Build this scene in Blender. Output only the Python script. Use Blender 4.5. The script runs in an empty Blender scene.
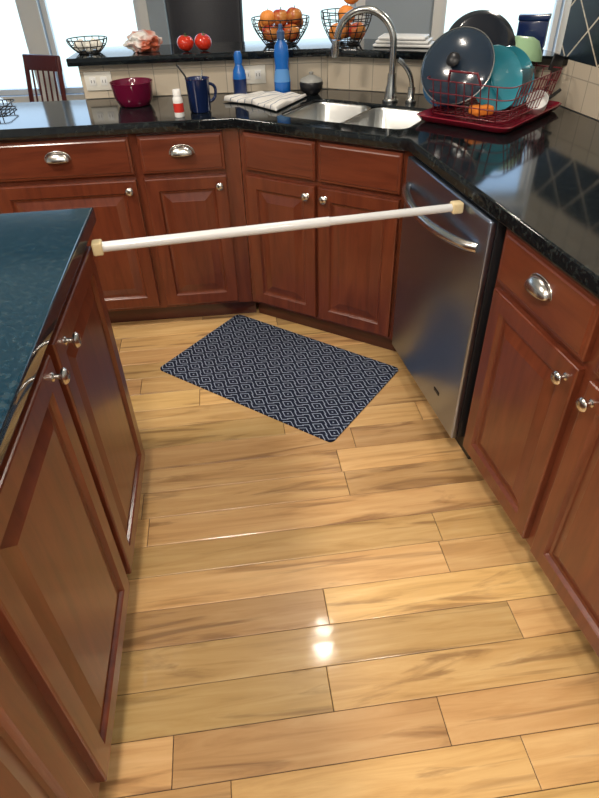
import bpy, bmesh, math, random
from mathutils import Vector, Matrix, Quaternion, noise
random.seed(11)
S=bpy.context.scene; COL=bpy.context.collection
S.view_settings.view_transform='Standard'
S.view_settings.exposure=.12
# ------------------------------------------------------------------ materials
def newmat(name):
    m=bpy.data.materials.new(name); m.use_nodes=True
    nt=m.node_tree; b=nt.nodes['Principled BSDF']; return m,nt,b
def N(nt,t,**k):
    n=nt.nodes.new(t)
    for a,v in k.items():
        if a.startswith('i_'): n.inputs[a[2:]].default_value=v
        else: setattr(n,a,v)
    return n
def MM(nt,op,a,bv=None):
    n=N(nt,'ShaderNodeMath',operation=op)
    for i,v in enumerate((a,bv)):
        if v is None: continue
        if isinstance(v,(int,float)): n.inputs[i].default_value=v
        else: nt.links.new(v,n.inputs[i])
    return n.outputs[0]
def ramp(nt,stops):
    r=N(nt,'ShaderNodeValToRGB');e=r.color_ramp.elements
    e[0].position,e[0].color=stops[0][0],(*stops[0][1],1);e[1].position,e[1].color=stops[-1][0],(*stops[-1][1],1)
    for p,c in stops[1:-1]:
        x=e.new(p);x.color=(*c,1)
    return r
def pm(name,col,rough=.5,metal=0,coat=0,emit=None,es=1,trans=0,ior=1.45,bump=0,bs=60,col2=None):
    m,nt,b=newmat(name)
    b.inputs['Base Color'].default_value=(*col,1);b.inputs['Roughness'].default_value=rough
    b.inputs['Metallic'].default_value=metal;b.inputs['Coat Weight'].default_value=coat
    b.inputs['Transmission Weight'].default_value=trans;b.inputs['IOR'].default_value=ior
    if emit: b.inputs['Emission Color'].default_value=(*emit,1);b.inputs['Emission Strength'].default_value=es
    tc=N(nt,'ShaderNodeTexCoord');no=N(nt,'ShaderNodeTexNoise',i_Scale=bs)
    nt.links.new(tc.outputs['Object'],no.inputs['Vector'])
    mr=N(nt,'ShaderNodeMapRange');mr.inputs['To Min'].default_value=rough*.85;mr.inputs['To Max'].default_value=min(1,rough*1.15)
    nt.links.new(no.outputs['Fac'],mr.inputs['Value']);nt.links.new(mr.outputs['Result'],b.inputs['Roughness'])
    if col2:
        r=ramp(nt,[(.4,col),(.6,col2)]);nt.links.new(no.outputs['Fac'],r.inputs[0]);nt.links.new(r.outputs[0],b.inputs['Base Color'])
    if bump:
        bp_=N(nt,'ShaderNodeBump',i_Strength=bump,i_Distance=.002)
        nt.links.new(no.outputs['Fac'],bp_.inputs['Height']);nt.links.new(bp_.outputs['Normal'],b.inputs['Normal'])
    return m
def woodmat(name,axis,dark,mid,light):
    m,nt,b=newmat(name)
    tc=N(nt,'ShaderNodeTexCoord');mp=N(nt,'ShaderNodeMapping')
    oi=N(nt,'ShaderNodeObjectInfo');ad=N(nt,'ShaderNodeVectorMath',operation='ADD')
    nt.links.new(tc.outputs['Object'],ad.inputs[0]);nt.links.new(oi.outputs['Random'],ad.inputs[1])
    mp.inputs['Scale'].default_value=(14,14,1.6) if axis=='z' else (1.6,14,14)
    nt.links.new(ad.outputs[0],mp.inputs['Vector'])
    no=N(nt,'ShaderNodeTexNoise',i_Scale=2.2,i_Detail=8,i_Roughness=.62,i_Distortion=.5)
    nt.links.new(mp.outputs[0],no.inputs['Vector'])
    r=ramp(nt,[(.25,dark),(.5,mid),(.78,light)])
    nt.links.new(no.outputs['Fac'],r.inputs[0]);nt.links.new(r.outputs[0],b.inputs['Base Color'])
    b.inputs['Roughness'].default_value=.32;b.inputs['Coat Weight'].default_value=.35;b.inputs['Coat Roughness'].default_value=.14
    return m
DK,MD,LT=(.080,.016,.007),(.132,.029,.012),(.18,.043,.017)
WV=woodmat('cherry_vertical','z',DK,MD,LT);WH=woodmat('cherry_horizontal','x',DK,MD,LT)
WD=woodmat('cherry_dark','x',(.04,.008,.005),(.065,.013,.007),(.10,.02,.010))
def granite(name,c):
    m,nt,b=newmat(name)
    tc=N(nt,'ShaderNodeTexCoord');vo=N(nt,'ShaderNodeTexVoronoi',i_Scale=160);no=N(nt,'ShaderNodeTexNoise',i_Scale=70,i_Detail=4)
    nt.links.new(tc.outputs['Object'],vo.inputs['Vector']);nt.links.new(tc.outputs['Object'],no.inputs['Vector'])
    r=ramp(nt,[(.0,(.09,.12,.12)),(.12,tuple(x*2 for x in c)),(1,c)])
    nt.links.new(vo.outputs['Distance'],r.inputs[0])
    r2=ramp(nt,[(.5,(0,0,0)),(.75,(.02,.025,.022))]);nt.links.new(no.outputs['Fac'],r2.inputs[0])
    mx=N(nt,'ShaderNodeMix',data_type='RGBA',blend_type='ADD');mx.inputs[0].default_value=1
    nt.links.new(r.outputs[0],mx.inputs[6]);nt.links.new(r2.outputs[0],mx.inputs[7])
    nt.links.new(mx.outputs[2],b.inputs['Base Color']);b.inputs['Roughness'].default_value=.08
    b.inputs['Specular IOR Level'].default_value=.5
    return m
GR=granite('black_granite',(.003,.004,.005));GRI=granite('black_granite_reflection_tint',(.003,.015,.026))  # island granite: bluish daylight reflection mixed into its base colour
def floormat():
    m,nt,b=newmat('hardwood_planks')
    tc=N(nt,'ShaderNodeTexCoord');at=N(nt,'ShaderNodeAttribute',attribute_name='pid')
    sc=N(nt,'ShaderNodeVectorMath',operation='SCALE');sc.inputs['Scale'].default_value=17
    nt.links.new(at.outputs['Vector'],sc.inputs[0])
    ad=N(nt,'ShaderNodeVectorMath',operation='ADD');nt.links.new(tc.outputs['Object'],ad.inputs[0]);nt.links.new(sc.outputs[0],ad.inputs[1])
    mp=N(nt,'ShaderNodeMapping');mp.inputs['Scale'].default_value=(1.3,16,1);nt.links.new(ad.outputs[0],mp.inputs['Vector'])
    no=N(nt,'ShaderNodeTexNoise',i_Scale=2.0,i_Detail=9,i_Roughness=.6,i_Distortion=.8);nt.links.new(mp.outputs[0],no.inputs['Vector'])
    r=ramp(nt,[(.25,(.42,.235,.085)),(.45,(.58,.345,.135)),(.62,(.66,.42,.18)),(.8,(.72,.49,.235))]);nt.links.new(no.outputs['Fac'],r.inputs[0])
    mp2=N(nt,'ShaderNodeMapping');mp2.inputs['Scale'].default_value=(.9,8,1);nt.links.new(ad.outputs[0],mp2.inputs['Vector'])
    n2=N(nt,'ShaderNodeTexNoise',i_Scale=1.7,i_Detail=6,i_Roughness=.55,i_Distortion=1.4);nt.links.new(mp2.outputs[0],n2.inputs['Vector'])
    r2=ramp(nt,[(.55,(0,0,0)),(.65,(.7,.7,.7))]);nt.links.new(n2.outputs['Fac'],r2.inputs[0])
    mx=N(nt,'ShaderNodeMix',data_type='RGBA');mx.inputs[7].default_value=(.24,.12,.045,1)
    nt.links.new(r2.outputs[0],mx.inputs[0]);nt.links.new(r.outputs[0],mx.inputs[6])
    sp=N(nt,'ShaderNodeSeparateXYZ');nt.links.new(at.outputs['Vector'],sp.inputs[0])
    mr=N(nt,'ShaderNodeMapRange');mr.inputs['To Min'].default_value=.70;mr.inputs['To Max'].default_value=1.14;nt.links.new(sp.outputs[0],mr.inputs['Value'])
    hs=N(nt,'ShaderNodeHueSaturation');nt.links.new(mr.outputs[0],hs.inputs['Value'])
    mr2=N(nt,'ShaderNodeMapRange');mr2.inputs['To Min'].default_value=.494;mr2.inputs['To Max'].default_value=.508;nt.links.new(sp.outputs[1],mr2.inputs['Value'])
    nt.links.new(mr2.outputs[0],hs.inputs['Hue']);nt.links.new(mx.outputs[2],hs.inputs['Color']);nt.links.new(hs.outputs[0],b.inputs['Base Color'])
    b.inputs['Roughness'].default_value=.34;b.inputs['Coat Weight'].default_value=.28;b.inputs['Coat Roughness'].default_value=.09
    n3=N(nt,'ShaderNodeTexNoise',i_Scale=14);nt.links.new(tc.outputs['Object'],n3.inputs['Vector'])
    bu=N(nt,'ShaderNodeBump',i_Strength=.14,i_Distance=.004);nt.links.new(n3.outputs['Fac'],bu.inputs['Height']);nt.links.new(bu.outputs[0],b.inputs['Normal'])
    nt.links.new(bu.outputs[0],b.inputs['Coat Normal'])
    return m
FL=floormat()
def tilemat(name,band=False):
    m,nt,b=newmat(name)
    tc=N(nt,'ShaderNodeTexCoord')
    sp=N(nt,'ShaderNodeSeparateXYZ');nt.links.new(tc.outputs['Object'],sp.inputs[0])
    cb=N(nt,'ShaderNodeCombineXYZ');nt.links.new(sp.outputs[0],cb.inputs[0]);nt.links.new(sp.outputs[2],cb.inputs[1])
    br=N(nt,'ShaderNodeTexBrick',offset=0,squash=1);br.inputs['Scale'].default_value=1
    br.inputs['Brick Width'].default_value=.105;br.inputs['Row Height'].default_value=.105;br.inputs['Mortar Size'].default_value=.0022
    br.inputs['Color1'].default_value=(.56,.48,.37,1);br.inputs['Color2'].default_value=(.64,.56,.44,1);br.inputs['Mortar'].default_value=(.36,.32,.26,1)
    nt.links.new(cb.outputs[0],br.inputs['Vector']);out=br.outputs['Color']
    if band:
        P=.20;Z0=.155
        M=lambda *a:MM(nt,*a)
        fx=M('ABSOLUTE',M('SUBTRACT',M('FRACT',M('DIVIDE',M('ADD',sp.outputs[0],.06),P)),.5))
        fz=M('ABSOLUTE',M('SUBTRACT',M('FRACT',M('DIVIDE',M('SUBTRACT',sp.outputs[2],Z0),P)),.5))
        d=M('ABSOLUTE',M('SUBTRACT',M('ADD',fx,fz),.5))
        blk=M('GREATER_THAN',d,.022)
        inb=M('MULTIPLY',M('GREATER_THAN',sp.outputs[2],Z0),M('LESS_THAN',sp.outputs[2],Z0+P))
        mx=N(nt,'ShaderNodeMix',data_type='RGBA');nt.links.new(M('MULTIPLY',blk,inb),mx.inputs[0]);nt.links.new(out,mx.inputs[6]);mx.inputs[7].default_value=(.012,.02,.028,1)
        out=mx.outputs[2]
    nt.links.new(out,b.inputs['Base Color']);b.inputs['Roughness'].default_value=.25
    return m
TL=tilemat('ceramic_tile');TB=tilemat('ceramic_tile_diamond',True)
def matmat():
    m,nt,b=newmat('mat_weave')
    tc=N(nt,'ShaderNodeTexCoord');sp=N(nt,'ShaderNodeSeparateXYZ');nt.links.new(tc.outputs['Object'],sp.inputs[0])
    M=lambda *a:MM(nt,*a)
    P=.070
    u=M('DIVIDE',sp.outputs[0],P);v=M('DIVIDE',sp.outputs[1],P*.72)
    row=M('FLOOR',v);off=M('MULTIPLY',M('MODULO',M('ABSOLUTE',row),2.0),.5)
    fu=M('ABSOLUTE',M('SUBTRACT',M('FRACT',M('ADD',u,off)),.5));fv=M('ABSOLUTE',M('SUBTRACT',M('FRACT',v),.5))
    d=M('ADD',fu,fv);st=M('FRACT',M('MULTIPLY',d,3.0));ln=M('LESS_THAN',st,.23)
    no=N(nt,'ShaderNodeTexNoise',i_Scale=350);nt.links.new(tc.outputs['Object'],no.inputs['Vector'])
    f=M('MULTIPLY',ln,M('ADD',no.outputs['Fac'],.25))
    mx=N(nt,'ShaderNodeMix',data_type='RGBA');nt.links.new(f,mx.inputs[0]);mx.inputs[6].default_value=(.006,.010,.028,1);mx.inputs[7].default_value=(.40,.46,.58,1)
    nt.links.new(mx.outputs[2],b.inputs['Base Color']);b.inputs['Roughness'].default_value=.85
    b.inputs['Specular IOR Level'].default_value=.2
    bu=N(nt,'ShaderNodeBump',i_Strength=.4,i_Distance=.002);nt.links.new(no.outputs['Fac'],bu.inputs['Height']);nt.links.new(bu.outputs[0],b.inputs['Normal'])
    return m
def steelmat():
    m,nt,b=newmat('brushed_steel')
    tc=N(nt,'ShaderNodeTexCoord');mp=N(nt,'ShaderNodeMapping');mp.inputs['Scale'].default_value=(1,30,200);nt.links.new(tc.outputs['Object'],mp.inputs[0])
    no=N(nt,'ShaderNodeTexNoise',i_Scale=3,i_Detail=3);nt.links.new(mp.outputs[0],no.inputs['Vector'])
    mr=N(nt,'ShaderNodeMapRange');mr.inputs['To Min'].default_value=.26;mr.inputs['To Max'].default_value=.34;nt.links.new(no.outputs['Fac'],mr.inputs['Value'])
    nt.links.new(mr.outputs[0],b.inputs['Roughness']);b.inputs['Metallic'].default_value=1;b.inputs['Base Color'].default_value=(.33,.385,.49,1)
    return m
STEEL=steelmat()
SINK=pm('sink_steel',(.62,.63,.62),.3,1);CH=pm('brushed_nickel',(.66,.64,.6),.24,1);CHR=pm('faucet_nickel',(.50,.50,.48),.25,1)
BLK=pm('black_plastic',(.012,.012,.014),.35);WHT=pm('white_paint',(.80,.80,.78),.4);WALL=pm('wall_paint',(.36,.42,.48),.7,bump=.1)
CEIL=pm('ceiling_paint',(.78,.8,.8),.8);CREAM=pm('cream_rubber',(.64,.52,.30),.5);ROD=pm('white_enamel_rod',(.62,.63,.63),.25,coat=.5)
OUTL=pm('outlet_plastic',(.78,.76,.68),.35);DGRAP=pm('toe_dark',(.02,.012,.01),.5)
# ------------------------------------------------------------------ geometry helpers
def link(o,parent=None):
    COL.objects.link(o)
    if parent: o.parent=parent
    return o
def empty(name,loc=(0,0,0),rz=0):
    e=bpy.data.objects.new(name,None);e.empty_display_size=.05;e.location=loc;e.rotation_euler=(0,0,rz);return link(e)
def frombm(bm,name,mat,parent=None,smooth=False,loc=(0,0,0),rot=(0,0,0)):
    bmesh.ops.recalc_face_normals(bm,faces=bm.faces)
    me=bpy.data.meshes.new(name);bm.to_mesh(me);bm.free()
    for m in (mat if isinstance(mat,(list,tuple)) else [mat]): me.materials.append(m)
    if smooth:
        for p in me.polygons:p.use_smooth=True
    o=bpy.data.objects.new(name,me);o.location=loc;o.rotation_euler=rot;link(o,parent)
    if smooth:
        try: me.set_sharp_from_angle(angle=math.radians(40))
        except Exception: pass
    return o
def box(name,x0,x1,y0,y1,z0,z1,mat,parent=None,bev=0,seg=2,loc=(0,0,0),rot=(0,0,0)):
    bm=bmesh.new();bmesh.ops.create_cube(bm,size=1)
    for v in bm.verts:
        v.co=Vector(((x0+x1)/2+v.co.x*(x1-x0),(y0+y1)/2+v.co.y*(y1-y0),(z0+z1)/2+v.co.z*(z1-z0)))
    if bev: bmesh.ops.bevel(bm,geom=bm.edges[:],offset=bev,segments=seg,profile=.5,affect='EDGES')
    return frombm(bm,name,mat,parent,bev>0,loc,rot)
def lathe(name,prof,mat,parent=None,seg=32,loc=(0,0,0),rot=(0,0,0),sx=1,sy=1):
    bm=bmesh.new();rings=[]
    for r,z in prof:
        if r<1e-6: rings.append([bm.verts.new((0,0,z))])
        else: rings.append([bm.verts.new((r*sx*math.cos(2*math.pi*i/seg),r*sy*math.sin(2*math.pi*i/seg),z)) for i in range(seg)])
    for a,b in zip(rings,rings[1:]):
        for i in range(seg):
            j=(i+1)%seg
            if len(a)==1 and len(b)==1: continue
            if len(a)==1: bm.faces.new((a[0],b[i],b[j]))
            elif len(b)==1: bm.faces.new((a[i],a[j],b[0]))
            else: bm.faces.new((a[i],a[j],b[j],b[i]))
    return frombm(bm,name,mat,parent,True,loc,rot)
def wires(name,lines,r,mat,parent=None,loc=(0,0,0),rot=(0,0,0),res=4,smooth=False):
    cu=bpy.data.curves.new(name,'CURVE');cu.dimensions='3D';cu.bevel_depth=r;cu.bevel_resolution=res;cu.use_fill_caps=True
    for ln in lines:
        pts,cyc=ln if isinstance(ln,tuple) and isinstance(ln[1],bool) else (ln,False)
        if smooth:
            sp=cu.splines.new('NURBS');sp.points.add(len(pts)-1)
            for p,q in zip(sp.points,pts):p.co=(*q,1)
            sp.order_u=4;sp.use_endpoint_u=not cyc;sp.resolution_u=8
        else:
            sp=cu.splines.new('POLY');sp.points.add(len(pts)-1)
            for p,q in zip(sp.points,pts):p.co=(*q,1)
        sp.use_cyclic_u=cyc
    t=bpy.data.objects.new('tmp',cu);COL.objects.link(t)
    dg=bpy.context.evaluated_depsgraph_get();me=bpy.data.meshes.new_from_object(t.evaluated_get(dg));me.name=name
    bpy.data.objects.remove(t);me.materials.clear();me.materials.append(mat)
    for p in me.polygons:p.use_smooth=True
    o=bpy.data.objects.new(name,me);o.location=loc;o.rotation_euler=rot;return link(o,parent)
def slab(name,outline,holes,z0,z1,mat,parent=None,bev=.004,loc=(0,0,0)):
    cu=bpy.data.curves.new(name,'CURVE');cu.dimensions='2D';cu.fill_mode='BOTH';cu.extrude=(z1-z0)/2-bev;cu.bevel_depth=bev;cu.bevel_resolution=2;cu.offset=-bev
    for pl in [outline]+holes:
        sp=cu.splines.new('POLY');sp.points.add(len(pl)-1)
        for p,q in zip(sp.points,pl):p.co=(q[0],q[1],0,1)
        sp.use_cyclic_u=True
    t=bpy.data.objects.new('tmp',cu);COL.objects.link(t)
    dg=bpy.context.evaluated_depsgraph_get();me=bpy.data.meshes.new_from_object(t.evaluated_get(dg));me.name=name
    bpy.data.objects.remove(t);me.materials.clear();me.materials.append(mat)
    me.transform(Matrix.Translation((0,0,(z0+z1)/2)))
    o=bpy.data.objects.new(name,me);o.location=loc;return link(o,parent)
def ringpanel(name,x,z,w,h,prof,mat,parent):
    bm=bmesh.new();rs=[]
    for ins,y in prof:
        rs.append([bm.verts.new(c) for c in ((x+ins,y,z+ins),(x+w-ins,y,z+ins),(x+w-ins,y,z+h-ins),(x+ins,y,z+h-ins))])
    bm.faces.new(rs[0][::-1])
    for a,b in zip(rs,rs[1:]):
        for i in range(4): bm.faces.new((a[i],a[(i+1)%4],b[(i+1)%4],b[i]))
    bm.faces.new(rs[-1])
    return frombm(bm,name,mat,parent)
DOORP=[(0,.02),(0,.004),(.0015,.0012),(.005,0),(.050,0),(.053,.0035),(.057,.010),(.066,.011),(.070,.010),(.096,.003),(.099,.002)]
DRAWP=[(0,.02),(0,.007),(.003,.004),(.010,.003),(.014,0),(.02,0)]
def door(p,name,x,z,w,h): return ringpanel(name,x,z,w,h,DOORP,WV,p)
def drawer(p,name,x,z,w,h): return ringpanel(name,x,z,w,h,DRAWP,WH,p)
def knob(p,name,x,z):
    return lathe(name,[(0,.0),(.0095,0),(.0095,.002),(.0055,.005),(.005,.014),(.009,.017),(.0155,.020),(.0165,.024),(.013,.029),(.006,.031),(0,.0315)],CH,p,24,(x,0,z),(math.radians(90),0,0))
def cup(p,name,x,z):
    # bin pull: hooded half-dome, open at the bottom, with a thin flange against the drawer
    bm=bmesh.new();a,b,c=.046,.026,.032;nt_,np_=24,10;g=[]
    for i in range(nt_+1):
        th=math.pi*i/nt_;row=[]
        for j in range(np_+1):
            ph=math.radians(0+100*j/np_)
            s=max(math.sin(th),.02)
            row.append(bm.verts.new((a*math.cos(th),-b*(s**.55)*math.sin(ph)-.0005,c*s**.75*math.cos(ph)*(1 if ph<math.pi/2 else .5))))
        g.append(row)
    for i in range(nt_):
        for j in range(np_): bm.faces.new((g[i][j],g[i+1][j],g[i+1][j+1],g[i][j+1]))
    o=frombm(bm,name,CH,p,True,(x,0,z-.01))
    md=o.modifiers.new('s','SOLIDIFY');md.thickness=.002
    fl=[(( .049)*math.cos(t),-.001,.035*math.sin(t)**.8 if math.sin(t)>0 else 0) for t in [math.pi*i/24 for i in range(25)]]
    wires(name+'_flange',[fl],.0022,CH,p,(x,0,z-.01))
    return o
def aim(o,n,spin=0):
    q=Vector((0,0,1)).rotation_difference(Vector(n).normalized());o.rotation_mode='QUATERNION';o.rotation_quaternion=q@Quaternion((0,0,1),spin)
# ------------------------------------------------------------------ plan
C1=Vector((-.212,2.460));C2=Vector((.407,2.078))
dF=Vector((.9967,.0812)).normalized();nF=Vector((-dF.y,dF.x))
dD=(C2-C1).normalized();nD=Vector((-dD.y,dD.x));LD=(C2-C1).length
dR=Vector((.19,-.982)).normalized();nR=Vector((-dR.y,dR.x))
def isect(p,d,q,e):
    den=d.x*e.y-d.y*e.x;t=((q.x-p.x)*e.y-(q.y-p.y)*e.x)/den;return p+d*t
def off(k,o): return {'F':(C1+nF*o,dF),'D':(C1+nD*o,dD),'R':(C2+nR*o,dR)}[k]
def X(k1,o1,k2,o2):
    a=off(k1,o1);b=off(k2,o2);return isect(a[0],a[1],b[0],b[1])
P=lambda v:(v.x,v.y)
LF=1.75;LR=2.75
B0=Vector((-.905,2.875));B1=Vector((.17,2.935));B2=Vector((1.035,2.545))
# ------------------------------------------------------------------ cabinets
def carcass(p,x0,x1,depth=.5,top=.87,f0=0,f1=0,c0=0,c1=0):
    box('face_frame',x0-f0,x1+f1,.02,.04,.10,.875,WV,p)
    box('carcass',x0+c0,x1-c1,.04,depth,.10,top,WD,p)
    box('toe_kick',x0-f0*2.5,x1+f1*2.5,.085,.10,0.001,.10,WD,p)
far=empty('base_cabinet',(C1.x,C1.y,0),math.atan2(dF.y,dF.x))
carcass(far,-LF,-.004,.40,.87,0,.0095)
def unit(p,i,x,w,knobside,pull=True):
    drawer(p,f'drawer_{i}',x,.718,w,.145);door(p,f'door_{i}',x,.118,w,.58)
    if pull: cup(p,f'cup_pull_{i}',x+w/2,.80)
    if knobside: knob(p,f'knob_{i}',x+(w-.03 if knobside=='r' else .03),.66)
unit(far,1,-.392,.334,'r');unit(far,2,-.99,.565,'r');unit(far,3,-1.6,.565,'l')
dia=empty('sink_base_cabinet',(C1.x,C1.y,0),math.atan2(dD.y,dD.x))
carcass(dia,.006,LD-.006,.40,.66,.011,.018,.12,.20)
drawer(dia,'false_drawer_1',.022,.718,.325,.145);drawer(dia,'false_drawer_2',.362,.718,.335,.145)
door(dia,'door_1',.022,.118,.325,.58);door(dia,'door_2',.362,.118,.335,.58)
knob(dia,'knob_1',.315,.66);knob(dia,'knob_2',.395,.66)
rr=empty('base_cabinet',(C2.x,C2.y,0),math.atan2(dR.y,dR.x))
carcass(rr,.645,LR,.62)
unit(rr,1,.672,.395,'r');unit(rr,2,1.107,.395,'l');unit(rr,3,1.55,.395,'r');unit(rr,4,1.985,.395,'l')
dw=empty('dishwasher',(C2.x,C2.y,0),math.atan2(dR.y,dR.x))
box('filler_strip',-.008,.022,.02,.04,.10,.872,WV,dw)
box('tub',.03,.63,.035,.60,.10,.87,BLK,dw)
box('door_liner',.026,.632,.0,.035,.115,.868,BLK,dw,.003)
box('door_front',.026,.632,-.022,.0,.115,.868,STEEL,dw,.006,3)
box('toe_panel',.03,.63,.06,.075,.001,.11,BLK,dw)
box('badge',.46,.50,-.0235,-.0215,.20,.212,BLK,dw)
hp=[(.06+.53*t,-.022-.055*math.sin(math.pi*t)**.55,.78-.012*math.sin(math.pi*t)) for t in [i/24 for i in range(25)]]
wires('bar_handle',[hp],.014,CH,dw)
P0=Vector((-.520,1.45));dI=Vector((.105,-.9945)).normalized()
isl=empty('kitchen_island',(P0.x,P0.y,0),math.atan2(-dI.y,-dI.x))
LI=2.1
box('face_frame',-LI,0,.02,.04,.10,.875,WV,isl)
box('carcass',-LI,0,.04,1.0,.10,.87,WV,isl)
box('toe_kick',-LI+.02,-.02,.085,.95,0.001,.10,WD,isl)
xx=-.03
for i in range(4):
    w=.465;x=xx-w;xx=x-(.035 if i%2==0 else .05)
    door(isl,f'door_{i+1}',x,.118,w,.735)
    knob(isl,f'knob_{i+1}',x+(.062 if i%2==0 else w-.03),.822)
slab('countertop',[(-LI-.03,-.004),(.075,-.004),(.075,1.05),(-LI-.03,1.05)],[],.875,.915,GRI,isl,.005)
# ------------------------------------------------------------------ counter + sink
f0=off('F',-.012)[0]-dF*LF;fb=Vector((-1.96,2.82))
r1=off('R',-.012)[0]+dR*LR;rb=B2+dR*3.2
outline=[P(f0),P(X('F',-.012,'D',-.012)),P(X('D',-.012,'R',-.012)),P(r1),P(rb),P(B2),P(B1),P(B0),P(fb)]
def rrect(x0,x1,y0,y1,r,n=6):
    o=[]
    for cx,cy,a in((x1-r,y1-r,0),(x0+r,y1-r,90),(x0+r,y0+r,180),(x1-r,y0+r,270)):
        for i in range(n+1):
            t=math.radians(a+90*i/n);o.append((cx+r*math.cos(t),cy+r*math.sin(t)))
    return o
def dloc(x,y):
    v=C1+dD*x+nD*y;return (v.x,v.y)
sx0,sxm,sx1,sy0,sy1=.135,.40,.66,.09,.42
hole=[dloc(*q) for q in rrect(sx0,sx1,sy0,sy1,.05)]
slab('countertop',outline,[hole],.875,.915,GR,None,.005)
sink=empty('kitchen_sink',(C1.x,C1.y,0),math.atan2(dD.y,dD.x))
def basin(name,x0,x1,y0,y1,zt,zb):
    bm=bmesh.new();rings=[]
    for ins,z in((-.004,zt),(.001,zt),(.006,zt-.006),(.012,zb+.04),(.03,zb+.008),(.06,zb)):
        rings.append([bm.verts.new((a,b,z)) for a,b in rrect(x0+ins,x1-ins,y0+ins,y1-ins,max(.05-ins*.3,.02))])
    n=len(rings[0])
    for a,b in zip(rings,rings[1:]):
        for i in range(n): bm.faces.new((a[i],a[(i+1)%n],b[(i+1)%n],b[i]))
    bm.faces.new(rings[-1])
    frombm(bm,name,SINK,sink,True)
    cx,cy=(x0+x1)/2,(y0+y1)/2
    lathe(name+'_drain',[(0,zb+.001),(.03,zb+.001),(.042,zb+.004),(.045,zb+.001)],CH,sink,24,(cx,cy,0))
basin('basin_1',sx0+.005,sxm-.006,sy0+.005,sy1-.005,.905,.70);basin('basin_2',sxm+.006,sx1-.005,sy0+.005,sy1-.005,.905,.72)
fau=empty('faucet',(*dloc(.435,.485),.916),math.atan2(dD.y,dD.x))
lathe('base',[(0,0),(.033,0),(.033,.006),(.026,.012),(.022,.05),(.019,.06),(.017,.10),(0,.10)],CHR,fau)
g=[(0,0,.09),(0,0,.14),(0,0,.20)]
for i in range(1,15):
    a=math.pi*i/15*1.02;g.append((-.118+.118*math.cos(a),-.02*(1-math.cos(a))*.8,.20+.115*math.sin(a)))
wires('spout',[g],.0135,CHR,fau,smooth=True)
lathe('spray_head',[(0,-.05),(.013,-.05),(.017,-.03),(.015,.01),(0,.012)],CHR,fau,24,(-.237,-.035,.20),(0,math.radians(6),0))
lathe('handle_base',[(0,0),(.022,0),(.022,.008),(.016,.015),(.015,.055),(0,.06)],CHR,fau,24,(.085,.01,0))
wires('lever',[[(.085,.01,.05),(.088,.005,.09),(.07,-.01,.13),(.035,-.03,.155)]],.009,CHR,fau,smooth=True)
# ------------------------------------------------------------------ half wall, ledge, right wall
hw=empty('pony_wall')
def chain(o,e=0):
    d1=(B1-B0).normalized();n1=Vector((-d1.y,d1.x));d2=(B2-B1).normalized();n2=Vector((-d2.y,d2.x))
    return [B0+n1*o-d1*e,isect(B0+n1*o,d1,B1+n2*o,d2),isect(B1+n2*o,d2,B2+nR*.01,dR)]
def bandpoly(o1,o2,e=0):
    a=chain(o1,e);b=chain(o2,e);return [P(v) for v in a+b[::-1]]
slab('stud_wall',bandpoly(.012,.12),[],0.001,1.048,WHT,hw,.001)
def tilestrip(name,a,b,z0,z1,mat,par,th=.011):
    d=(b-a);L=d.length;d.normalize()
    return box(name,0,L,0,th,0,z1-z0,mat,par,.0015,1,(a.x,a.y,z0),(0,0,math.atan2(d.y,d.x)))
tilestrip('backsplash_1',B0,B1,.916,1.048,TL,hw);tilestrip('backsplash_2',B1,B2,.916,1.048,TL,hw)
slab('ledge_top',bandpoly(-.05,.27,.03),[],1.05,1.08,GR,hw,.004)
LZ=1.081
def outlet(loc,rz):
    e=empty('wall_outlet',loc,rz)
    box('plate',-.058,.058,-.006,0,-.036,.036,OUTL,e,.003)
    for s in(-1,1):
        box(f'socket_{s}',s*.024-.014,s*.024+.014,-.008,-.004,-.017,.017,WHT,e,.002)
        for q in(-.005,.005): box('slot',s*.024+q*1.2-.001,s*.024+q*1.2+.001,-.0085,-.0075,-.006,.006,BLK,e)
d1=(B1-B0).normalized();a1=math.atan2(d1.y,d1.x);aR=math.atan2(dR.y,dR.x)
q=B0+d1*.075;outlet((q.x,q.y-.0015,.985),a1)
q=B0+d1*.745;outlet((q.x,q.y-.0015,.985),a1)
e0=B2+nR*.012
box('wall_right',0,4.6,0,.12,0,2.7,WALL,None,0,2,(e0.x,e0.y,0),(0,0,aR))
tilestrip('backsplash_right',B2,B2+dR*4.2,.916,1.45,TB,None)
box('trim_1',-.03,.0,-.012,.14,1.085,2.6,WHT,None,.003,2,(e0.x,e0.y,0),(0,0,aR))
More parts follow.
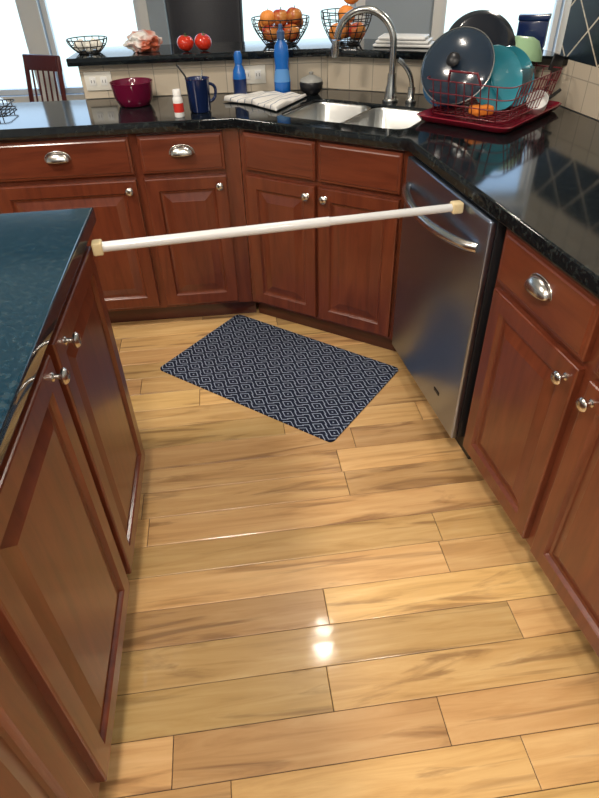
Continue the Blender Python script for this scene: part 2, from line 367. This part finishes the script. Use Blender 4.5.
# ------------------------------------------------------------------ room shell
XL,XR,YB,YF=-3.6,3.4,5.3,-2.4
wins=[(-3.3,-2.0),(-1.86,-1.12),(-.55,.52),(1.18,2.1)]
ZB,ZT=.5,2.3
wb=bmesh.new()
def addbox(bm,x0,x1,y0,y1,z0,z1):
    r=bmesh.ops.create_cube(bm,size=1)
    for v in r['verts']: v.co=Vector(((x0+x1)/2+v.co.x*(x1-x0),(y0+y1)/2+v.co.y*(y1-y0),(z0+z1)/2+v.co.z*(z1-z0)))
prev=XL
for a,b in wins+[(XR,XR)]:
    addbox(wb,prev,a,YB,YB+.14,0,2.7);prev=b
for a,b in wins:
    addbox(wb,a,b,YB,YB+.14,0,ZB);addbox(wb,a,b,YB,YB+.14,ZT,2.7)
frombm(wb,'wall_back',WALL)
for i,(a,b) in enumerate(wins,1):
    bm=bmesh.new()
    for x0,x1,z0,z1 in((a-.07,a,ZB-.07,ZT+.07),(b,b+.07,ZB-.07,ZT+.07),(a,b,ZT,ZT+.07),(a,b,ZB-.07,ZB)): addbox(bm,x0,x1,YB-.02,YB-.0005,z0,z1)
    for x0,x1,z0,z1 in((a,a+.04,ZB,ZT),(b-.04,b,ZB,ZT),(a,b,ZT-.04,ZT),(a,b,ZB,ZB+.04),(a,b,1.38,1.42)): addbox(bm,x0+.001,x1-.001,YB+.04,YB+.08,z0,z1)
    frombm(bm,f'window_{i}',WHT)
box('wall_left',XL-.12,XL,YF,YB,0,2.7,WALL);box('wall_side',XR,XR+.12,YF,YB,0,2.7,WALL);box('wall_front',XL,XR,YF-.12,YF,0,2.7,WALL)
box('ceiling',XL-.12,XR+.12,YF-.12,YB+.14,2.7,2.8,CEIL)
def floor():
    bm=bmesh.new();lay=bm.loops.layers.float_color.new('pid')
    w=.112;g=.0009;y=-5.2
    while y<6.2:
        x=-6.0-random.random()
        while x<6.0:
            L=random.uniform(.5,1.4);c=(random.random(),random.random(),random.random(),1)
            vs=[(x+g,y+g),(x+L-g,y+g),(x+L-g,y+w-g),(x+g,y+w-g)];e=.0015
            vi=[(x+g+e,y+g+e),(x+L-g-e,y+g+e),(x+L-g-e,y+w-g-e),(x+g+e,y+w-g-e)]
            lo=[bm.verts.new((a,b,-.004)) for a,b in vs];md=[bm.verts.new((a,b,-.001)) for a,b in vs];hi=[bm.verts.new((a,b,0)) for a,b in vi]
            fs=[bm.faces.new(hi)]
            for i in range(4):
                j=(i+1)%4;fs.append(bm.faces.new((md[i],md[j],hi[j],hi[i])));fs.append(bm.faces.new((lo[i],lo[j],md[j],md[i])))
            for f in fs:
                for l in f.loops:l[lay]=c
            x+=L
        y+=w
    a=math.radians(6.3)
    bmesh.ops.rotate(bm,verts=bm.verts,cent=(0,0,0),matrix=Matrix.Rotation(a,3,'Z'))
    for co,no in(((XL-.1,0,0),(-1,0,0)),((XR+.1,0,0),(1,0,0)),((0,YF-.1,0),(0,-1,0)),((0,YB+.13,0),(0,1,0))):
        bmesh.ops.bisect_plane(bm,geom=bm.verts[:]+bm.edges[:]+bm.faces[:],plane_co=co,plane_no=no,clear_outer=True)
    bmesh.ops.rotate(bm,verts=bm.verts,cent=(0,0,0),matrix=Matrix.Rotation(-a,3,'Z'))
    o=frombm(bm,'floor',FL);o.rotation_euler=(0,0,a)
    s=box('subfloor',XL-.1,XR+.1,YF-.1,YB+.13,-.05,-.003,DGRAP,None);s.parent=o;s.matrix_parent_inverse=Matrix.Rotation(-a,4,'Z')
floor()
random.seed(5)
bm=bmesh.new();vs=[bm.verts.new((a,b,0)) for a,b in rrect(-.44,.44,-.275,.275,.02)];f=bm.faces.new(vs)
r=bmesh.ops.extrude_face_region(bm,geom=[f])
for v in r['geom']:
    if isinstance(v,bmesh.types.BMVert): v.co.z+=.006
frombm(bm,'kitchen_mat',matmat(),None,False,(-.088,2.052,.001),(0,0,math.radians(-35.1)))
a=Vector((-.508,1.405,.853));b=Vector((.464,1.597,.857))
rod=empty('tension_rod',a);d=b-a;u=d.normalized()
wires('outer_tube',[[u*.02,u*(d.length*.62)]],.0130,ROD,rod,res=8)
wires('inner_tube',[[u*(d.length*.6),u*(d.length-.02)]],.0112,ROD,rod,res=8)
rz=math.atan2(u.y,u.x)
box('end_cap_1',-.002,.024,-.017,.017,-.017,.017,CREAM,rod,.005,3,(0,0,0),(0,0,rz))
box('end_cap_2',-.028,.004,-.015,.015,-.015,.015,CREAM,rod,.005,3,d,(0,0,rz))
# ------------------------------------------------------------------ small objects
CZ=.916
RED=pm('burgundy_glass',(.13,.005,.03),.12,coat=.5);DRK=pm('dark_contents',(.03,.008,.01),.4,bump=.6,bs=90)
lab_r=pm('red_label',(.55,.03,.02),.4);NAVY=pm('navy_ceramic',(.008,.020,.085),.2,coat=.5);BLUE=pm('blue_plastic',(.01,.12,.45),.2,coat=.4)
TEAL=pm('teal_ceramic',(.03,.26,.34),.18,coat=.5);GREEN=pm('green_plastic',(.33,.52,.30),.3);ORG=pm('orange_sponge',(.85,.25,.03),.8,bump=.8,bs=200)
REDW=pm('red_coated_wire',(.16,.012,.02),.3,coat=.4);REDT=pm('red_tray_plastic',(.22,.010,.025),.25,coat=.4)
PANB=pm('pan_nonstick',(.012,.015,.022),.22,coat=.3);PANL=pm('lid_blue_grey',(.020,.034,.055),.18,coat=.5);PANS=pm('pan_blue_enamel',(.02,.10,.22),.15,coat=.6)
b_=empty('glass_bowl',(-.656,2.735,CZ))
lathe('bowl',[(0,0),(.060,0),(.066,.004),(.078,.03),(.086,.08),(.088,.088),(.085,.088),(.082,.08),(.074,.032),(.055,.01),(0,.008)],RED,b_,48)
lathe('berries',[(0,.068),(.05,.066),(.076,.060)],DRK,b_,32)
p_=empty('pill_bottle',(-.432,2.49,CZ))
lathe('body',[(0,0),(.018,0),(.019,.004),(.019,.022),(.0192,.022),(.0192,.06),(.019,.06),(.019,.066),(.014,.074),(.014,.078)],WHT,p_)
lathe('label',[(.0194,.018),(.0194,.05)],lab_r,p_);lathe('cap',[(.0155,.074),(.0155,.094),(.014,.096),(0,.096)],WHT,p_)
c_=empty('utensil_cup',(-.36,2.575,CZ))
lathe('cup',[(0,0),(.038,0),(.042,.005),(.046,.115),(.048,.118),(.045,.118),(.042,.112),(.036,.01),(0,.008)],NAVY,c_,40)
wires('handle',[[(.04,.02,.095),(.062,.035,.09),(.066,.038,.06),(.058,.034,.035),(.038,.02,.03)]],.006,NAVY,c_,smooth=True)
wires('spoon_handle',[[(.01,0,.02),(-.05,.01,.13),(-.075,.012,.165)]],.0035,BLK,c_)
wires('fork_handle',[[(-.01,.01,.02),(.02,.03,.14)]],.003,CH,c_)
bb=empty('blue_bottle',(-.211,2.80,CZ))
lathe('body',[(0,0),(.026,0),(.029,.004),(.029,.08),(.025,.105),(.015,.125),(.014,.135)],BLUE,bb);lathe('label',[(.0295,.02),(.0295,.075)],NAVY,bb)
lathe('cap',[(.017,.132),(.017,.16),(.012,.175),(0,.177)],BLUE,bb)
ds=empty('dish_soap_bottle',(-.03,2.845,CZ))
lathe('body',[(0,0),(.030,0),(.034,.006),(.035,.05),(.029,.11),(.032,.15),(.028,.185),(.014,.205),(.013,.215)],BLUE,ds,32,sy=.65)
lathe('label',[(.0358,.05),(.0298,.10)],pm('label_pale_blue',(.10,.28,.60),.4),ds,32,sy=.66)
lathe('cap',[(.016,.21),(.016,.235),(.009,.242),(.008,.26),(0,.262)],pm('cap_dark',(.05,.10,.22),.3),ds)
sb=empty('sugar_bowl',(.095,2.84,CZ))
lathe('bowl',[(0,0),(.03,0),(.048,.02),(.052,.042),(.048,.05),(0,.05)],BLK,sb);lathe('lid',[(.05,.05),(.046,.058),(.02,.07),(.008,.074),(.01,.084),(0,.087)],pm('stone_grey',(.30,.30,.28),.35),sb)
def towel():
    m,nt,bs_=newmat('striped_towel');tc=N(nt,'ShaderNodeTexCoord');sp=N(nt,'ShaderNodeSeparateXYZ');nt.links.new(tc.outputs['UV'],sp.inputs[0])
    f=MM(nt,'FRACT',MM(nt,'MULTIPLY',sp.outputs[0],8.0));s=MM(nt,'LESS_THAN',f,.13)
    mx=N(nt,'ShaderNodeMix',data_type='RGBA');nt.links.new(s,mx.inputs[0]);mx.inputs[6].default_value=(.74,.72,.68,1);mx.inputs[7].default_value=(.22,.26,.34,1)
    nt.links.new(mx.outputs[2],bs_.inputs['Base Color']);bs_.inputs['Roughness'].default_value=.9
    bm=bmesh.new();uvl=bm.loops.layers.uv.new('UVMap');n=40
    A,B_,C_,D_=Vector((-.285,2.735)),Vector((-.12,2.845)),Vector((.075,2.775)),Vector((-.055,2.515))
    A2=Vector((-.16,2.65))
    g=[]
    for i in range(n+1):
        row=[]
        for j in range(n+1):
            s_,t_=i/n,j/n
            lo=A.lerp(A2,min(1,s_*2)) if s_<.5 else A2.lerp(D_,(s_-.5)*2)
            hi=B_.lerp(C_,s_);p=lo.lerp(hi,t_)
            z=.012+.008*(noise.noise(Vector((p.x*14,p.y*14,1)))+.6)+.003*math.sin(s_*16+t_*3)
            if min(s_,t_,1-s_,1-t_)<.01: z=.005
            row.append(bm.verts.new((p.x,p.y,max(z,.005))))
        g.append(row)
    for i in range(n):
        for j in range(n):
            f_=bm.faces.new((g[i][j],g[i+1][j],g[i+1][j+1],g[i][j+1]))
            for l,(a_,b__) in zip(f_.loops,((i,j),(i+1,j),(i+1,j+1),(i,j+1))): l[uvl].uv=(a_/n,b__/n)
    o=frombm(bm,'dish_towel',m,None,True,(0,0,CZ));md=o.modifiers.new('s','SOLIDIFY');md.thickness=.004;md.offset=-1
towel()
# dish rack
rk=empty('dish_rack',(.742,2.36,CZ),math.radians(48))
def traymesh():
    bm=bmesh.new();rs=[]
    for ins,z in((.02,0),(.005,.006),(-.008,.024),(-.004,.026),(.01,.012),(.025,.008)):
        rs.append([bm.verts.new((a,b,z)) for a,b in rrect(-.24+ins,.225-ins,-.18+ins,.17-ins,.035)])
    n=len(rs[0]);bm.faces.new(rs[0])
    for a,b in zip(rs,rs[1:]):
        for i in range(n): bm.faces.new((a[i],a[(i+1)%n],b[(i+1)%n],b[i]))
    bm.faces.new(rs[-1]);frombm(bm,'drip_tray',REDT,rk,True)
traymesh()
L=[]
def rr_(x0,x1,y0,y1,r,z): return ([(a,b,z) for a,b in rrect(x0,x1,y0,y1,r)],True)
L.append(rr_(-.205,.19,-.145,.14,.04,.03));L.append(rr_(-.23,.21,-.17,.16,.04,.14));L.append(rr_(-.222,.203,-.162,.152,.04,.10));L.append(rr_(-.214,.196,-.154,.146,.04,.065))
for i in range(13):
    x=-.17+.34*i/12
    L.append([(x,-.17,.14),(x,-.145,.03),(x,.14,.03),(x,.16,.14)])
for i in range(9):
    y=-.12+.24*i/8
    L.append([(-.23,y,.14),(-.205,y,.03),(.19,y,.03),(.21,y,.14)])
wires('wire_frame',L,.0021,REDW,rk,res=2)
L=[]
for s in(-1,1): L.append([(s*.22-.01,-.06,.14),(s*.235-.01,-.05,.175),(s*.235-.01,.05,.175),(s*.22-.01,.06,.14)])
wires('handles',L,.004,REDW,rk,smooth=False)
ld=empty('pan_lid',(.59,2.325,1.085));n=Vector((-.42,-.68,.45)).normalized()
o=lathe('dome',[(.126,-.004),(.128,0),(.126,.004),(.115,.010),(.085,.026),(.04,.034),(0,.036),(0,.032),(.085,.022),(.12,.004)],PANL,ld,64);aim(o,n)
o=lathe('rim',[(.124,.002),(.1285,.000),(.1285,.003),(.125,.005)],CH,ld,64);aim(o,n)
o=lathe('knob',[(0,0),(.012,0),(.010,.012),(.022,.020),(.024,.026),(.018,.032),(0,.034)],BLK,ld,24,tuple(n*.035));aim(o,n)
fp=empty('frying_pan',(.69,2.435,1.13));n=Vector((-.15,-.80,.48)).normalized()
o=lathe('pan',[(0,.0),(.09,0),(.10,.004),(.125,.042),(.128,.044),(.125,.046),(.098,.010),(.088,.006),(0,.006)],[PANB],fp,64);aim(o,-n);o.location=tuple(n*.03)
up=(Vector((0,0,1))-n*n.z).normalized();sd=n.cross(up);h1=(up*-.8+sd*.6).normalized()
wires('handle',[[tuple(h1*.124),tuple(h1*.17+n*.004),tuple(h1*.22+n*.006)]],.009,BLK,fp)
s0=empty('saucepan',(.575,2.405,1.02));n=Vector((-.55,-.62,.35)).normalized()
o=lathe('pan',[(0,0),(.075,0),(.083,.006),(.086,.06),(.089,.063),(.085,.064),(.081,.058),(.078,.01),(0,.006)],PANS,s0,48);aim(o,-n);o.location=tuple(n*.02)
for nm,loc,r_,nn,mt in(('dinner_plate',(.722,2.315,1.04),.105,(.25,-.80,.35),TEAL),('dinner_plate',(.79,2.36,1.035),.10,(.35,-.75,.40),TEAL)):
    e=empty(nm,loc);o=lathe('plate',[(0,0),(r_*.6,0),(r_*.65,.004),(r_*.98,.022),(r_,.024),(r_*.98,.026),(r_*.63,.009),(0,.006)],mt,e,48);aim(o,nn)
e=empty('mixing_bowl',(.855,2.49,1.075));o=lathe('bowl',[(0,.07),(.04,.07),(.06,.06),(.082,.02),(.086,0),(.088,0),(.085,.022),(.063,.064),(.04,.075),(0,.075)],GREEN,e,40);aim(o,(.1,.1,1))
e=empty('drinking_glass',(.845,2.37,.95));lathe('glass',[(0,0),(.028,0),(.036,.12),(.034,.12),(.027,.006),(0,.006)],pm('smoked_glass',(.30,.42,.45),.08,trans=.8),e,32)
e=empty('cleaning_sponge',(.672,2.235,.948));box('sponge',-.036,.036,-.028,.028,0,.028,ORG,e,.007,3,(0,0,0),(0,0,.3))
e=empty('measuring_cup',(.905,2.335,.945))
o=lathe('cup',[(0,0),(.028,0),(.034,.006),(.038,.04),(.036,.04),(.031,.01),(0,.008)],[WHT],e,32);aim(o,(-.3,-.6,.7))
wires('handle',[[(.03,.0,.02),(.09,.04,.045)]],.006,BLK,e)
e=empty('spatula',(.95,2.42,.95));wires('handle',[[(0,0,0),(.03,.02,.09)]],.006,BLK,e);box('blade',-.03,.03,-.003,.003,0,.055,BLK,e,.002,2,(.03,.018,.09),(0,.3,.5))
# ledge things
TOM=pm('tomato_skin',(.55,.03,.012),.18,coat=.4);APP=pm('apple_skin',(.38,.02,.02),.25,coat=.3,bs=20,col2=(.55,.22,.05));ORA=pm('orange_peel',(.85,.30,.06),.45,bump=.3,bs=250)
STEM=pm('stem_green',(.06,.14,.03),.7)
def fruit(par,loc,r,mt,sq=.9,stem=True):
    pr=[]
    for i in range(17):
        t=math.pi*i/16;rr2=r*math.sin(t);z=-r*sq*math.cos(t)
        if i>12: z-=r*.22*((i-12)/4)**2
        pr.append((rr2 if 0<i<16 else 0,z))
    lathe('fruit',pr,mt,par,24,loc,(random.uniform(-.3,.3),random.uniform(-.3,.3),0))
    if stem: wires('stem',[[(loc[0],loc[1],loc[2]+r*.6),(loc[0]+.004,loc[1],loc[2]+r*1.0)]],.0018,STEM,par)
for x,y,r_ in((-.440,2.925,.036),(-.365,2.935,.037)):
    e=empty('tomato',(x,y,LZ+r_*.86));fruit(e,(0,0,0),r_,TOM,.86)
    for k in range(5):
        a_=k*1.256;wires('sepal',[[(0,0,r_*.68),(.012*math.cos(a_),.012*math.sin(a_),r_*.72)]],.0018,STEM,e)
def basket(name,loc,R_,H,levels,mt,fr):
    e=empty(name,loc);L=[]
    for k in range(levels):
        t=k/(levels-1);rad=R_*(.55+.45*math.sin(t*math.pi/2));L.append(([(rad*math.cos(a_),rad*math.sin(a_),.003+H*t) for a_ in [2*math.pi*i/32 for i in range(32)]],True))
    for i in range(16):
        a_=2*math.pi*i/16;L.append([(R_*(.55+.45*math.sin(t*math.pi/2))*math.cos(a_),R_*(.55+.45*math.sin(t*math.pi/2))*math.sin(a_),.003+H*t) for t in[j/6 for j in range(7)]]);L.append([(0,0,.003),(R_*.55*math.cos(a_),R_*.55*math.sin(a_),.003)])
    wires('wire_frame',L,.0020,mt,e,res=2)
    for q in fr: fruit(e,q[:3],q[3],q[4])
    return e
BW=pm('black_wire',(.03,.026,.024),.35,.5)
basket('fruit_basket',(-.03,3.02,LZ),.125,.10,5,BW,[(-.045,-.035,.05,.038,APP),(.045,-.04,.05,.039,APP),(0,.045,.05,.038,APP),(-.065,.03,.075,.036,ORA),(.065,.03,.08,.037,APP),(0,-.015,.105,.037,APP),(-.055,-.03,.105,.034,ORA),(.06,-.015,.11,.036,APP)])
basket('fruit_basket',(.255,2.985,LZ),.110,.12,6,BW,[(-.04,-.03,.05,.038,ORA),(.045,-.025,.05,.038,APP),(0,.045,.05,.038,APP),(0,0,.11,.038,ORA),(.02,.01,.18,.040,ORA)])
e=basket('wire_basket',(-.87,2.97,LZ),.085,.05,3,BW,[])
for k in range(5): lathe('egg',[(0,-.02),(.014,-.014),(.019,0),(.016,.012),(.008,.022),(0,.026)],OUTL,e,20,(.045*math.cos(k*1.256),.045*math.sin(k*1.256),.026))
def crumple(name,loc,sx,sy,sz,mt,seed):
    bm=bmesh.new();bmesh.ops.create_icosphere(bm,subdivisions=4,radius=1)
    for v in bm.verts:
        d_=1+.35*noise.noise(v.co*2.1+Vector((seed,0,0)))+.16*noise.noise(v.co*6+Vector((seed,3,0)))
        v.co=Vector((v.co.x*sx*d_,v.co.y*sy*d_,max(v.co.z*sz*d_,-sz*.8)+sz*.8))
    return frombm(bm,name,mt,None,True,loc)
crumple('produce_bag',(-.63,2.96,LZ),.075,.055,.042,pm('bag_plastic',(.72,.70,.66),.3,bs=14,col2=(.45,.10,.05)),3)
e=empty('folded_napkins',(.50,2.88,LZ),-.35)
for k in range(3): box(f'napkin_{k}',-.13+.01*k,.12-.015*k,-.06,.06,.0005+k*.013,.012+k*.013,WHT,e,.005,2)
e=empty('storage_box',(.975,2.72,LZ),-.42);box('body',-.055,.055,-.04,.04,0,.095,NAVY,e,.004);box('lid',-.058,.058,-.043,.043,.095,.115,NAVY,e,.004)
# bar stool (beyond the ledge)
LEA=pm('black_leather',(.02,.02,.024),.35,bump=.3,bs=120);e=empty('bar_stool',(-.43,3.62,0),.05)
bm=bmesh.new();g=[]
for i in range(17):
    t=i/16*2-1;row=[]
    for j in range(13):
        z=.80+.55*j/12;row.append(bm.verts.new((.195*t*(1+.06*(j/12)),-.05*t*t+.05+.05*(j/12),z-.012*t*t*(j/12))))
    g.append(row)
for i in range(16):
    for j in range(12): bm.faces.new((g[i][j],g[i+1][j],g[i+1][j+1],g[i][j+1]))
o=frombm(bm,'backrest',LEA,e,True);md=o.modifiers.new('s','SOLIDIFY');md.thickness=.04;md=o.modifiers.new('b','BEVEL');md.width=.01;md.segments=3
box('seat',-.21,.21,-.40,.02,.68,.75,LEA,e,.025,4)
for sx_ in(-1,1):
    for yy in(-.36,-.02): wires(f'leg_{sx_}_{yy}',[[(sx_*.17,yy,.69),(sx_*.2,yy*1.02,.0)]],.016,BLK,e)
    wires('post',[[(sx_*.15,.0,.7),(sx_*.15,.05,.85)]],.012,BLK,e)
wires('foot_ring',[([(-.19,-.36,.25),(.19,-.36,.25),(.19,-.02,.25),(-.19,-.02,.25)],True)],.01,BLK,e)
TW=pm('table_white',(.66,.70,.72),.25,coat=.3);e=empty('dining_table',(-2.05,3.6,0))
lathe('top',[(0,.715),(.43,.715),(.45,.725),(.45,.738),(.44,.745),(0,.745)],TW,e,64)
lathe('pedestal',[(0,.0),(.28,.0),(.28,.03),(.08,.06),(.05,.2),(.06,.5),(.12,.70),(.3,.715)],WD,e,32)
CHW=pm('chair_wood',(.10,.012,.008),.3,coat=.3);e=empty('dining_chair',(-1.86,4.55,0),math.radians(-25))
box('seat',-.19,.19,-.21,.21,.43,.465,CHW,e,.01)
for sx_ in(-1,1):
    wires('back_post',[[(sx_*.16,.19,0),(sx_*.16,.20,.45),(sx_*.15,.26,.84)]],.017,CHW,e)
    wires('front_leg',[[(sx_*.17,-.18,0),(sx_*.165,-.18,.44)]],.017,CHW,e)
box('top_rail',-.17,.17,-.012,.012,-.05,.05,CHW,e,.01,3,(0,.255,.80),(-.12,0,0))
for k in range(5): wires('spindle',[[(-.10+.05*k,.20,.46),(-.10+.05*k,.25,.80)]],.007,CHW,e)
e=empty('desk_tray',(-1.30,2.68,CZ),.06);L=[]
for z_ in(.004,.03): L.append(([(a,b,z_) for a,b in rrect(-.14,.14,-.07,.07,.02)],True))
for k in range(15): L.append([(-.12+.24*k/14,-.07,.03),(-.12+.24*k/14,-.07,.004),(-.12+.24*k/14,.07,.004),(-.12+.24*k/14,.07,.03)])
wires('wire',L,.0022,BW,e,res=2)
# ------------------------------------------------------------------ lights
LM=pm('lamp_glow',(1,1,1),.5,emit=(1,.93,.82),es=8)
def downlight(x,y,w=40,r=.09,col=(1,.90,.78)):
    e=empty('ceiling_light',(x,y,2.698))
    lathe('trim_ring',[(r,0),(r+.02,0),(r+.018,-.012),(r,-.012)],WHT,e);lathe('lens',[(0,-.004),(r,-.004)],LM,e)
    L=bpy.data.lights.new('lamp','AREA');L.shape='DISK';L.size=r*2;L.energy=w;L.color=col
    o=bpy.data.objects.new('lamp',L);o.location=(0,0,-.02);link(o,e)
downlight(.12,2.24,7,.045);downlight(.12,2.42,3.5,.035)
downlight(-.2,-.3,48,.2);downlight(-1.5,1.2,42,.2);downlight(1.0,-1.3,28,.2);downlight(-1.2,-1.5,32,.2);downlight(1.8,4.4,20,.2)  # out-of-view ceiling lights, added for soft overall brightness
W=bpy.data.worlds.new('World');W.use_nodes=True;S.world=W
nt=W.node_tree;bg=nt.nodes['Background'];bg.inputs[1].default_value=2.3
tc=N(nt,'ShaderNodeTexCoord');sp=N(nt,'ShaderNodeSeparateXYZ');nt.links.new(tc.outputs['Generated'],sp.inputs[0])
mr=N(nt,'ShaderNodeMapRange');mr.inputs['From Min'].default_value=-.3;mr.inputs['From Max'].default_value=.5;nt.links.new(sp.outputs[2],mr.inputs['Value'])
r=ramp(nt,[(0,(.34,.46,.44)),(.3,(.46,.60,.62)),(.42,(.70,.88,1.0)),(1,(.35,.65,1.15))]);nt.links.new(mr.outputs[0],r.inputs[0]);nt.links.new(r.outputs[0],bg.inputs[0])
for a_,b_2 in wins:
    L=bpy.data.lights.new('window_portal','AREA');L.shape='RECTANGLE';L.size=b_2-a_;L.size_y=ZT-ZB;L.cycles.is_portal=True
    o=bpy.data.objects.new('window_portal',L);o.location=((a_+b_2)/2,YB+.15,(ZB+ZT)/2);o.rotation_euler=(math.radians(-90),0,0);link(o)
# ------------------------------------------------------------------ camera
cd=bpy.data.cameras.new('camera');cam=bpy.data.objects.new('camera',cd);link(cam)
pt=math.radians(38.29);ro=math.radians(-1.84)
F=Vector((0,math.cos(pt),-math.sin(pt)));U=Vector((0,math.sin(pt),math.cos(pt)));R=Vector((1,0,0))
R2=R*math.cos(ro)+U*math.sin(ro);U2=-R*math.sin(ro)+U*math.cos(ro)
cam.matrix_world=Matrix(((R2.x,U2.x,-F.x,0),(R2.y,U2.y,-F.y,0),(R2.z,U2.z,-F.z,1.456),(0,0,0,1)))
cd.sensor_fit='VERTICAL';cd.sensor_height=24;cd.lens=585/798*24;cd.clip_start=.02
S.camera=cam
